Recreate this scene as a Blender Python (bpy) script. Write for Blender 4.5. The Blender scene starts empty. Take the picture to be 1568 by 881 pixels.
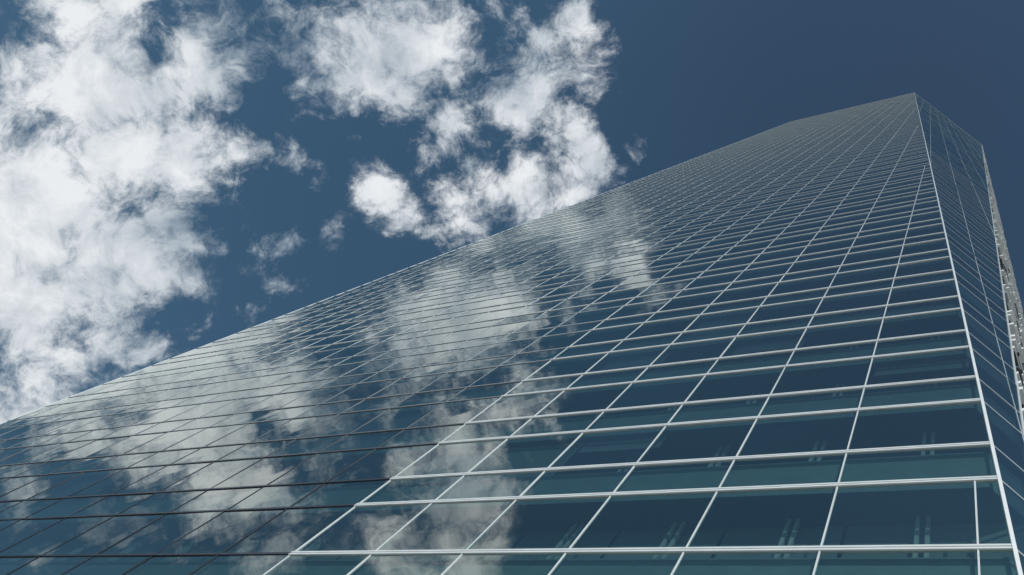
import bpy, math, random
from mathutils import Vector, Matrix
random.seed(7)
scene = bpy.context.scene
D = 6.0
EYE = 1.6
F, CX, CY = 1349.0, 784.0, 440.5
U = Vector((677, 349.5, -1349)).normalized()
H = Vector((-2469, -426.5, -1349)).normalized()
Xc = -(H - U * H.dot(U)).normalized()
Yc = U.cross(Xc)
R = Matrix((Xc, Yc, U))

def pdir(px, py):
    return (R @ Vector((px - CX, CY - py, -F))).normalized()

# ---------------------------------------------------------------- materials
def mat(name):
    m = bpy.data.materials.new(name); m.use_nodes = True
    nt = m.node_tree; nt.nodes.clear()
    out = nt.nodes.new("ShaderNodeOutputMaterial")
    return m, nt, out

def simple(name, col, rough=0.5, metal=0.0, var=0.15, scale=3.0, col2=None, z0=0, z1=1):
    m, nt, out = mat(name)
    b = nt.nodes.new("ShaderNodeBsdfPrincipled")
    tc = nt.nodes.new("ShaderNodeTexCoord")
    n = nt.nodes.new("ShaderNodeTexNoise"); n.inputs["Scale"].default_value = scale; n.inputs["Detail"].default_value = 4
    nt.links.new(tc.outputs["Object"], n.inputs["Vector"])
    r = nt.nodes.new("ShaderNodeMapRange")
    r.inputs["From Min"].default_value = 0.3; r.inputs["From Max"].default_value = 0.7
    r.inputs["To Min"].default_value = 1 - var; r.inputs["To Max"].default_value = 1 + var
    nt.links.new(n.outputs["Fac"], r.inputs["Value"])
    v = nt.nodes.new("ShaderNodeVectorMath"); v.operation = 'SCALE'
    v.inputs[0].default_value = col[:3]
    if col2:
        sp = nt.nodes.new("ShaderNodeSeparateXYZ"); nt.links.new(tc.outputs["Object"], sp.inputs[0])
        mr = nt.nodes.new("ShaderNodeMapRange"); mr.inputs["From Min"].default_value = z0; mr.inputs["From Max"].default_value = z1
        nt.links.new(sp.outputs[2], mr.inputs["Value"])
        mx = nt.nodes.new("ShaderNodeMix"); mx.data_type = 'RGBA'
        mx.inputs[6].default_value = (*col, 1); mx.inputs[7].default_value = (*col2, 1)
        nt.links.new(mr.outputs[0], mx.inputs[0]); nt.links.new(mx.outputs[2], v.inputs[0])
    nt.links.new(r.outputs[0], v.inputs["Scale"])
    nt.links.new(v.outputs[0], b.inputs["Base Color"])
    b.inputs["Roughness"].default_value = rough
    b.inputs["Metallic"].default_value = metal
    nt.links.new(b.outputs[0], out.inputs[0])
    return m

def glass_mat():
    m, nt, out = mat("coated_glass")
    N = nt.nodes.new; L = nt.links.new
    lw = N("ShaderNodeLayerWeight"); lw.inputs["Blend"].default_value = 0.5
    geo = N("ShaderNodeNewGeometry")
    pw = N("ShaderNodeMath"); pw.operation = 'POWER'; pw.inputs[1].default_value = 3.3
    L(lw.outputs["Facing"], pw.inputs[0])
    r0 = N("ShaderNodeMapRange"); r0.inputs["To Min"].default_value = 0.18; r0.inputs["To Max"].default_value = 0.27
    L(geo.outputs["Random Per Island"], r0.inputs["Value"])
    mr = N("ShaderNodeMapRange"); mr.inputs["To Max"].default_value = 0.97
    L(pw.outputs[0], mr.inputs["Value"]); L(r0.outputs[0], mr.inputs["To Min"])
    # body-tinted glass: a longer slanting path absorbs more
    ab = N("ShaderNodeMapRange"); ab.inputs["From Min"].default_value = .50; ab.inputs["From Max"].default_value = .80
    L(lw.outputs["Facing"], ab.inputs["Value"])
    am = N("ShaderNodeMix"); am.data_type = 'RGBA'; am.inputs[6].default_value = (.50, .66, .63, 1); am.inputs[7].default_value = (.14, .21, .24, 1)
    L(ab.outputs[0], am.inputs[0])
    tr = N("ShaderNodeBsdfTransparent"); L(am.outputs[2], tr.inputs[0])
    gl = N("ShaderNodeBsdfGlossy"); gl.inputs["Roughness"].default_value = 0.0
    gl.inputs["Color"].default_value = (0.92, 0.97, 0.93, 1)
    tc = N("ShaderNodeTexCoord")
    n = N("ShaderNodeTexNoise"); n.inputs["Scale"].default_value = 0.9; n.inputs["Detail"].default_value = 1.0
    L(tc.outputs["Object"], n.inputs["Vector"])
    bp = N("ShaderNodeBump"); bp.inputs["Strength"].default_value = 1.0; bp.inputs["Distance"].default_value = 0.004
    L(n.outputs["Fac"], bp.inputs["Height"]); L(bp.outputs[0], gl.inputs["Normal"])
    mx = N("ShaderNodeMixShader")
    L(mr.outputs[0], mx.inputs[0]); L(tr.outputs[0], mx.inputs[1]); L(gl.outputs[0], mx.inputs[2])
    L(mx.outputs[0], out.inputs[0])
    return m

M_glass = glass_mat()
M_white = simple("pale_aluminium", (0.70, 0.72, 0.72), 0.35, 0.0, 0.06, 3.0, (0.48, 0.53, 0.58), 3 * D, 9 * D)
M_dark = simple("shaded_aluminium", (0.028, 0.035, 0.048), 0.3, 0.2, 0.1, 3.0, (0.50, 0.54, 0.58), 2.8 * D, 5.0 * D)  # lower-left shade painted into the frame colour, paling with height
M_grey = simple("grey_aluminium", (0.36, 0.40, 0.43), 0.4, 0.0, 0.06)
M_louv = simple("dark_louvre", (0.05, 0.06, 0.07), 0.5, 0.0, 0.2)
M_louw = simple("pale_louvre", (0.80, 0.80, 0.78), 0.5, 0.0, 0.1)
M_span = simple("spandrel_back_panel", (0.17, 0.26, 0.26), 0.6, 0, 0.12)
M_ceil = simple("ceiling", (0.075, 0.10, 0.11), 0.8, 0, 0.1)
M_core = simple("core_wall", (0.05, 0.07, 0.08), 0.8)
M_post = simple("interior_post", (0.45, 0.49, 0.49), 0.5)
M_blind = simple("roller_blind", (0.15, 0.20, 0.205), 0.8, 0, .2, 0.8)
M_roof = simple("roof_membrane", (0.25, 0.25, 0.25), 0.9)

# ---------------------------------------------------------------- mesh builder
class MB:
    def __init__(s, name, mats):
        s.name = name; s.v = []; s.f = []; s.m = []; s.mats = mats
    def face(s, pts, mi=0):
        i = len(s.v); s.v += [tuple(p) for p in pts]; s.f.append(tuple(range(i, i + len(pts)))); s.m.append(mi)
    def box(s, p, q, side, out, w, d0, d1, mi=0):
        a = side * (w / 2)
        c = []
        for e in (p, q):
            c += [e - a + out * d0, e + a + out * d0, e + a + out * d1, e - a + out * d1]
        i = len(s.v); s.v += [tuple(x) for x in c]
        for f in ((0, 4, 5, 1), (1, 5, 6, 2), (2, 6, 7, 3), (3, 7, 4, 0), (0, 1, 2, 3), (4, 7, 6, 5)):
            s.f.append(tuple(i + k for k in f)); s.m.append(mi)
    def make(s, parent=None):
        me = bpy.data.meshes.new(s.name); me.from_pydata(s.v, [], s.f)
        for m in s.mats: me.materials.append(m)
        me.polygons.foreach_set("material_index", s.m); me.update()
        o = bpy.data.objects.new(s.name, me); scene.collection.objects.link(o)
        if parent: o.parent = parent
        return o

tower = bpy.data.objects.new("glass_skyscraper", None); scene.collection.objects.link(tower)

# ---------------------------------------------------------------- geometry (units of D)
g = -EYE / D; TOP = 43.5
APEX = (-0.007, 1, 1.02)
P1 = (0.21, 3.8, g); T = (0.48, 3.85, TOP); BK = 8.0
def W(p): return Vector((p[0] * D, p[1] * D, p[2] * D + EYE))

facets = {
 "front": [(-7.09,1,g), (-.007,1,g), APEX, (-1.74,1,TOP), (-7.09,1,TOP)],
 "corner_facet": [APEX, T, (-1.74,1,TOP)],
 "side_facet": [APEX, P1, T],
 "side_low": [(-.007,1,g), P1, APEX],
 "side": [P1, (.21,BK,g), (.48,BK,TOP), T],
 "rear": [(.21,BK,g), (-7.09,BK,g), (-7.09,BK,TOP), (.48,BK,TOP)],
 "flank": [(-7.09,BK,g), (-7.09,1,g), (-7.09,1,TOP), (-7.09,BK,TOP)],
}
FL = 0.5675; SP0 = 2.261; SPH = 0.222
rows = []
k = -4
while SP0 + FL * k < TOP:
    rows.append((SP0 + FL * k, SP0 + FL * k + SPH, 's'))
    rows.append((SP0 + FL * k + SPH, SP0 + FL * (k + 1), 'v'))
    k += 1
levels = [r[0] for r in rows]

def clip(poly, a, b, c):
    out = []
    n = len(poly)
    for i in range(n):
        p, q = poly[i], poly[(i + 1) % n]
        dp = a * p[0] + b * p[1] - c; dq = a * q[0] + b * q[1] - c
        if dp <= 0: out.append(p)
        if (dp < 0 and dq > 0) or (dp > 0 and dq < 0):
            t = dp / (dp - dq); out.append((p[0] + t * (q[0] - p[0]), p[1] + t * (q[1] - p[1])))
    return out

glass = MB("glass_panels", [M_glass])
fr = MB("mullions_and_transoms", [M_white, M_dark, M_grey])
lv = MB("side_louvres", [M_louw, M_louv, M_grey])
PITCH = 0.3205 * D
for name, pts in facets.items():
    P = [W(p) for p in pts]
    n = (P[1] - P[0]).cross(P[2] - P[0]).normalized() if name != "front" else Vector((0, -1, 0))
    h = Vector((0, 0, 1)).cross(n).normalized()
    up = n.cross(h); up = up / up.z
    O = Vector((0, D, EYE)) if name == "front" else P[0]
    def to2(p):
        d = p - O; return (d.dot(h), d.z)
    def to3(s, z): return O + h * s + up * z
    poly = [to2(p) for p in P]
    smin = min(p[0] for p in poly); smax = max(p[0] for p in poly)
    zoff = O.z - EYE
    phase = -0.110 * D if name == "front" else 0.0
    if name == "corner_facet": phase = 0.10 * D
    k0 = math.floor((smin - phase) / PITCH); cols = [phase + PITCH * (k0 + i) for i in range(int((smax - smin) / PITCH) + 3)]
    thin = name in ("corner_facet",)
    fins = name == "side_facet"
    for (z0, z1, kind) in rows:
        a0, a1 = z0 * D - zoff, z1 * D - zoff
        strip = clip(clip(poly, 0, 1, a1), 0, -1, -a0)
        if len(strip) < 3: continue
        for i in range(len(cols) - 1):
            q = clip(clip(strip, 1, 0, cols[i + 1]), -1, 0, -cols[i])
            if len(q) < 3: continue
            cs = (cols[i] + cols[i + 1]) / 2; cz = (a0 + a1) / 2
            ta = random.gauss(0, 0.0026); tb = random.gauss(0, 0.0026)
            glass.face([to3(*p) + n * ((p[0] - cs) * ta + (p[1] - cz) * tb) for p in q])
    def seg_clip(fixed, axis):
        xs = []
        m = len(poly)
        for i in range(m):
            p, q = poly[i], poly[(i + 1) % m]
            a, b = p[axis] - fixed, q[axis] - fixed
            if (a <= 0 < b) or (b <= 0 < a):
                t = a / (a - b); xs.append(p[1 - axis] + t * (q[1 - axis] - p[1 - axis]))
        if len(xs) < 2: return None
        return min(xs), max(xs)
    XS = -2.04 * D  # right-hand edge of the shade painted on the front frames
    for li, z in enumerate(levels):
        if thin and z > 13 and li % 8: continue
        zz = z * D - zoff
        r = seg_clip(zz, 1)
        if not r or r[1] - r[0] < 0.05: continue
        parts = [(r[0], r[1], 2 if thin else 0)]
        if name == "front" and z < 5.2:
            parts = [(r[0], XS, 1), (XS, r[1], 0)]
        for (s0, s1, mi) in parts:
            if fins:
                for sub in (0.0, 0.4):
                    s = s0 + .05
                    while s < s1 - .1:
                        e = min(s + random.choice((.35, .6, .9)), s1)
                        kk = random.choice((0, 0, 1, 1, 2))
                        dd = random.uniform(.05, .17) if kk == 0 else random.uniform(.02, .10)
                        lv.box(to3(s, zz + sub), to3(e - .02, zz + sub), up.normalized(), n, 0.14, -0.03, dd, kk)
                        s = e
            elif thin:
                fr.box(to3(s0, zz), to3(s1, zz), up.normalized(), n, 0.05, -0.03, 0.006, mi)
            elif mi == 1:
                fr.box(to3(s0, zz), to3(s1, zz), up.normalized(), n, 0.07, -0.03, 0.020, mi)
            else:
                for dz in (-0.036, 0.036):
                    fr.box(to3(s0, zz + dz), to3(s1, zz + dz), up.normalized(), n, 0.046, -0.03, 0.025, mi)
    for s in cols:
        r = seg_clip(s, 0)
        if not r: continue
        lo, hi = r
        if name == "front" and s > -1.74 * D:
            zc = ((s / D + 0.05) - 0.0344) / -0.0408
            hi = min(hi, max([l for l in levels if l <= zc + .12] + [-9]) * D)
        if hi - lo < 0.3: continue
        if fins:
            fr.box(to3(s, lo), to3(s, hi), h, n, 0.03, -0.03, 0.004, 2)
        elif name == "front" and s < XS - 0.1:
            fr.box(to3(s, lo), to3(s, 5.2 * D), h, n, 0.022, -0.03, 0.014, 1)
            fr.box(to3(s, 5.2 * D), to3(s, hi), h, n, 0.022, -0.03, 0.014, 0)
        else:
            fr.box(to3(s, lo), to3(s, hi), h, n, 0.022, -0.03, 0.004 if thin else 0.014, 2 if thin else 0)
glass.make(tower); fr.make(tower); lv.make(tower)

tr = MB("corner_trims", [M_white])
def trim(a, b, out, w=0.07, d=.04):
    a, b = W(a), W(b)
    out = Vector(out).normalized(); dirv = (b - a).normalized(); side = dirv.cross(out).normalized()
    tr.box(a, b, side, out, w, -0.05, d)
trim(APEX, (-1.74,1,TOP), (0.3,-1,0), .05, .025)
trim((-.007,1,g), APEX, (1,-1,0))
trim(APEX, T, (1,-.4,0), .03, .02)
trim(P1, T, (1,0,0), .04, .02)
trim((-7.09,1,g), (-7.09,1,TOP), (-1,-1,0), .03, .02)
trim((-7.09,BK,g), (-7.09,BK,TOP), (-1,1,0))
trim((.21,BK,g), (.48,BK,TOP), (1,1,0))
trim((-7.09,1,TOP), (-1.74,1,TOP), (0,-1,0.4), 0.25)
trim((-1.74,1,TOP), T, (1,-1,0.4), 0.25)
tr.make(tower)

def plan(z):
    t = (z - APEX[2]) / (TOP - APEX[2])
    tt = (z - g) / (TOP - g)
    cdx = .21 + .27 * tt; cdy = 3.8 + .05 * tt
    if t <= 0: ab = [(-.007, 1)]
    else: ab = [(-.007 - 1.733 * t, 1), (-.007 + .487 * t, 1 + 2.85 * t)]
    return [(-7.09, 1)] + ab + [(cdx, cdy), (cdx, BK), (-7.09, BK)]
def inset(pl, s):
    cx, cy = -3.3, 4.5
    return [(cx + (x - cx) * s, cy + (y - cy) * s) for x, y in pl]
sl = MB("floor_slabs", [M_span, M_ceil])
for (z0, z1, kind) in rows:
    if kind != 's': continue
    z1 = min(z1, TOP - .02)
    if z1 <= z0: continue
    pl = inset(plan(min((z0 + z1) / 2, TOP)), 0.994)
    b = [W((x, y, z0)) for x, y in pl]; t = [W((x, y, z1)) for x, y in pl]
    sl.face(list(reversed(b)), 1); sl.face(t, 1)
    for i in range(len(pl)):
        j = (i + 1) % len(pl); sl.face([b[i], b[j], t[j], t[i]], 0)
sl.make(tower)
ro = MB("roof", [M_roof]); ro.face([W((x, y, TOP - .03)) for x, y in inset(plan(TOP), .999)]); ro.make(tower)
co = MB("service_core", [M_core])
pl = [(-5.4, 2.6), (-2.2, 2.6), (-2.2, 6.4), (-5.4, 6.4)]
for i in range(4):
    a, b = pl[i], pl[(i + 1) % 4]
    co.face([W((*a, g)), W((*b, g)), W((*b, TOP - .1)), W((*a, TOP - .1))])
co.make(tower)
po = MB("interior_posts", [M_post]); bl = MB("roller_blinds", [M_blind])
for (z0, z1, kind) in rows:
    if kind != 'v' or z1 > 20: continue
    xmax = .0344 - .0408 * z0
    low = z1 < 2.4
    for i in range(0, 22):
        xc = -0.110 - 0.3205 * (i + 0.5) + (0.03)
        if xc > xmax - .1: continue
        if xc < -7.0: continue
        for dx in (-.012, .012):
            p = W((xc + dx, 1 + .09, z0)); q = W((xc + dx, 1 + .09, z1))
            po.box(p, q, Vector((1, 0, 0)), Vector((0, 1, 0)), 0.06, 0, 0.06)
        if low or random.random() < 0.2:
            f = random.choice((.2, .3, .45, .6, 1.0)); yy = 1.04
            if low: f = random.choice((1.0, 1.0, 1.0, .85)); yy = 1.115
            xa, xb = xc - .03 - .155, xc - .03 + .155
            if i == 0 and low: xb = -.02
            bl.face([W((xa, yy, z1 - (z1 - z0) * f)), W((xb, yy, z1 - (z1 - z0) * f)), W((xb, yy, z1)), W((xa, yy, z1))])
po.make(tower); bl.make(tower)

# ---------------------------------------------------------------- ground
m, nt, out = mat("stone_paving")
b = nt.nodes.new("ShaderNodeBsdfPrincipled"); b.inputs["Roughness"].default_value = 0.8
tc = nt.nodes.new("ShaderNodeTexCoord"); br = nt.nodes.new("ShaderNodeTexBrick")
br.inputs["Scale"].default_value = 1.0; br.inputs["Color1"].default_value = (.31, .32, .33, 1); br.inputs["Color2"].default_value = (.27, .28, .29, 1); br.inputs["Mortar"].default_value = (.15, .15, .15, 1)
br.inputs["Mortar Size"].default_value = 0.01
nt.links.new(tc.outputs["Object"], br.inputs["Vector"]); nt.links.new(br.outputs[0], b.inputs["Base Color"]); nt.links.new(b.outputs[0], out.inputs[0])
gr = MB("paved_ground", [m]); S = 4000
gr.face([(-S, -S, 0), (S, -S, 0), (S, S, 0), (-S, S, 0)]); gr.make()

# ---------------------------------------------------------------- sun + sky
sd = Vector((0.45, -0.62, 0.64)).normalized()
el = math.asin(sd.z); rot = math.atan2(sd.x, sd.y)
sun = bpy.data.lights.new("sun", 'SUN'); sun.energy = 3.4; sun.angle = math.radians(.5); sun.color = (1, .975, .94)
so = bpy.data.objects.new("sun", sun); scene.collection.objects.link(so)
so.rotation_euler = sd.to_track_quat('Z', 'Y').to_euler()

direct = [(130,130,130,1.1),(60,330,150,1.2),(180,80,90,1.0),(250,130,80,1.0),(200,250,90,1.1),(30,430,120,1.1),(150,420,110,1.1),(285,270,60,1.0),(265,350,55,.9),(190,500,75,1.0),(100,540,70,.95),(60,610,100,.7),(15,300,100,1),
 (20,60,100,.5),(320,20,40,.55),(375,100,45,.65),(370,230,45,.6),(350,300,50,.55),(290,440,40,.5),(285,490,28,.55),
 (530,30,70,.9),(600,50,80,1),(680,40,60,.95),(580,110,60,.9),(450,70,60,.55),(470,110,30,.6),(740,20,40,.5),(630,150,45,.75),(610,190,28,.6),
 (700,185,45,.8),(690,230,40,.75),(740,290,50,.8),(785,120,40,.7),(820,160,55,.9),(870,200,50,1),(905,250,50,1),(835,70,48,.9),(890,20,60,1.05),(720,330,55,.75),(590,295,40,.7),(625,325,35,.65),(810,290,60,.95),(870,290,50,.9),(980,255,32,.6),(690,360,40,.6),(430,378,32,.8),(415,435,32,.65),(370,488,24,.65),(455,240,30,.5),(520,370,30,.4)]
refl = [(620,870,80,.9),(700,840,70,1),(700,770,80,1),(690,700,70,1),(790,640,50,.85),(800,570,45,.85),(740,510,55,.8),(760,450,50,.7),(840,350,70,.85),(970,385,60,.65),(920,330,60,.6),
 (450,560,50,.95),(440,640,55,.85),(500,690,55,.7),(330,720,65,.8),(120,660,75,.75),(40,770,50,.7),(140,800,45,.65),(230,720,50,.7),(230,640,45,.5),(410,760,75,.9),(380,510,50,.65),(640,470,55,.8),(560,500,35,.45),(690,420,55,.8),(420,850,50,.75),(60,870,40,.6),(600,620,40,.5),(330,590,45,.5),(300,850,35,.45)]
blobs = []
for lst, sg in ((direct, 1), (refl, -1)):
    for x, y, r, w in lst:
        c = pdir(x, y); e = pdir(x + r, y); e2 = pdir(x, y + r)
        rad = ((c - e).length + (c - e2).length) / 2
        blobs.append((round(c.x, 3), round(sg * c.y, 3), round(c.z, 3), round(rad, 3), w))

wd = bpy.data.worlds.new("World"); scene.world = wd; wd.use_nodes = True
nt = wd.node_tree; nt.nodes.clear(); N = nt.nodes.new; L = nt.links.new
out = N("ShaderNodeOutputWorld")
sky = N("ShaderNodeTexSky"); sky.sky_type = 'NISHITA'; sky.sun_disc = False
sky.sun_elevation = el; sky.sun_rotation = rot; sky.air_density = 1.0; sky.dust_density = 0.3; sky.ozone_density = 2.0; sky.altitude = 700
tc = N("ShaderNodeTexCoord")
sep = N("ShaderNodeSeparateXYZ"); L(tc.outputs["Generated"], sep.inputs[0])
zr = N("ShaderNodeMapRange"); zr.inputs["From Min"].default_value = .90; zr.inputs["From Max"].default_value = 1.0; L(sep.outputs[2], zr.inputs["Value"])
tz = N("ShaderNodeMix"); tz.data_type = 'RGBA'; tz.inputs[6].default_value = (0.80, 1.06, 0.97, 1); tz.inputs[7].default_value = (0.62, 0.70, 0.67, 1); L(zr.outputs[0], tz.inputs[0])
tint = N("ShaderNodeMix"); tint.data_type = 'RGBA'; tint.blend_type = 'MULTIPLY'; tint.inputs[0].default_value = 1
L(tz.outputs[2], tint.inputs[7]); L(sky.outputs[0], tint.inputs[6])
def noise(scale, detail, rough, vec, off=(0,0,0)):
    a = N("ShaderNodeVectorMath"); a.operation = 'ADD'; a.inputs[1].default_value = off; L(vec, a.inputs[0])
    n = N("ShaderNodeTexNoise"); n.inputs["Scale"].default_value = scale; n.inputs["Detail"].default_value = detail; n.inputs["Roughness"].default_value = rough
    L(a.outputs[0], n.inputs["Vector"]); return n
def warp(vec, n, amp):
    s = N("ShaderNodeVectorMath"); s.operation = 'SUBTRACT'; s.inputs[1].default_value = (.5, .5, .5); L(n.outputs["Color"], s.inputs[0])
    m = N("ShaderNodeVectorMath"); m.operation = 'SCALE'; m.inputs["Scale"].default_value = amp; L(s.outputs[0], m.inputs[0])
    a = N("ShaderNodeVectorMath"); a.operation = 'ADD'; L(vec, a.inputs[0]); L(m.outputs[0], a.inputs[1]); return a.outputs[0]
def mth(op, a, b=None, clamp=False):
    m = N("ShaderNodeMath"); m.operation = op; m.use_clamp = clamp
    for i, x in enumerate((a, b)):
        if x is None: continue
        if isinstance(x, (int, float)): m.inputs[i].default_value = x
        else: L(x, m.inputs[i])
    return m.outputs[0]
vec = tc.outputs["Generated"]
wv = warp(vec, noise(9, 8, .68, vec), 0.12)
total = None
for (x, y, z, r, w) in blobs:
    d = N("ShaderNodeVectorMath"); d.operation = 'DISTANCE'; d.inputs[1].default_value = (x, y, z); L(wv, d.inputs[0])
    mr = N("ShaderNodeMapRange"); mr.interpolation_type = 'SMOOTHSTEP'
    mr.inputs["From Min"].default_value = r * 0.1; mr.inputs["From Max"].default_value = r * 1.75
    mr.inputs["To Min"].default_value = w; mr.inputs["To Max"].default_value = 0
    L(d.outputs["Value"], mr.inputs["Value"])
    total = mr.outputs[0] if total is None else mth('MAXIMUM', total, mr.outputs[0])
nv = warp(vec, noise(10, 3, .55, vec, (3, 1, 2)), 0.08)
n1 = noise(14, 10, .68, nv, (1.7, .4, 2.2))
val = mth('ADD', mth('MULTIPLY', total, 1.2), mth('MULTIPLY', mth('SUBTRACT', n1.outputs["Fac"], .5), 4.0))
cov = N("ShaderNodeMapRange"); cov.interpolation_type = 'SMOOTHSTEP'; cov.inputs["From Min"].default_value = .20; cov.inputs["From Max"].default_value = 1.22
L(val, cov.inputs["Value"])
gate = N("ShaderNodeMapRange"); gate.inputs["From Min"].default_value = .02; gate.inputs["From Max"].default_value = .25; L(total, gate.inputs["Value"])
cover = mth('MULTIPLY', cov.outputs[0], gate.outputs[0])
n2 = noise(8, 6, .58, nv, (5.13, .2, .7))
sh = mth('ADD', mth('MULTIPLY', mth('SUBTRACT', n2.outputs["Fac"], .49), 3.2), mth('MULTIPLY', val, .5), True)
cr = N("ShaderNodeMix"); cr.data_type = 'RGBA'; cr.inputs[6].default_value = (.33, .40, .47, 1); cr.inputs[7].default_value = (.82, .85, .88, 1); L(sh, cr.inputs[0])
bg1 = N("ShaderNodeBackground"); bg1.inputs[1].default_value = 0.08; L(tint.outputs[2], bg1.inputs[0])
bg2 = N("ShaderNodeBackground"); bg2.inputs[1].default_value = 1.0; L(cr.outputs[2], bg2.inputs[0])
mx = N("ShaderNodeMixShader"); L(cover, mx.inputs[0]); L(bg1.outputs[0], mx.inputs[1]); L(bg2.outputs[0], mx.inputs[2]); L(mx.outputs[0], out.inputs[0])

# ---------------------------------------------------------------- camera
cam = bpy.data.cameras.new("camera"); cam.sensor_width = 36; cam.lens = 36 * F / 1568; cam.clip_end = 20000; cam.clip_start = .05
cob = bpy.data.objects.new("camera", cam); scene.collection.objects.link(cob)
M4 = R.to_4x4(); M4.translation = Vector((0, 0, EYE)); cob.matrix_world = M4
scene.camera = cob
scene.view_settings.view_transform = 'Standard'; scene.view_settings.look = 'None'; scene.view_settings.exposure = 0
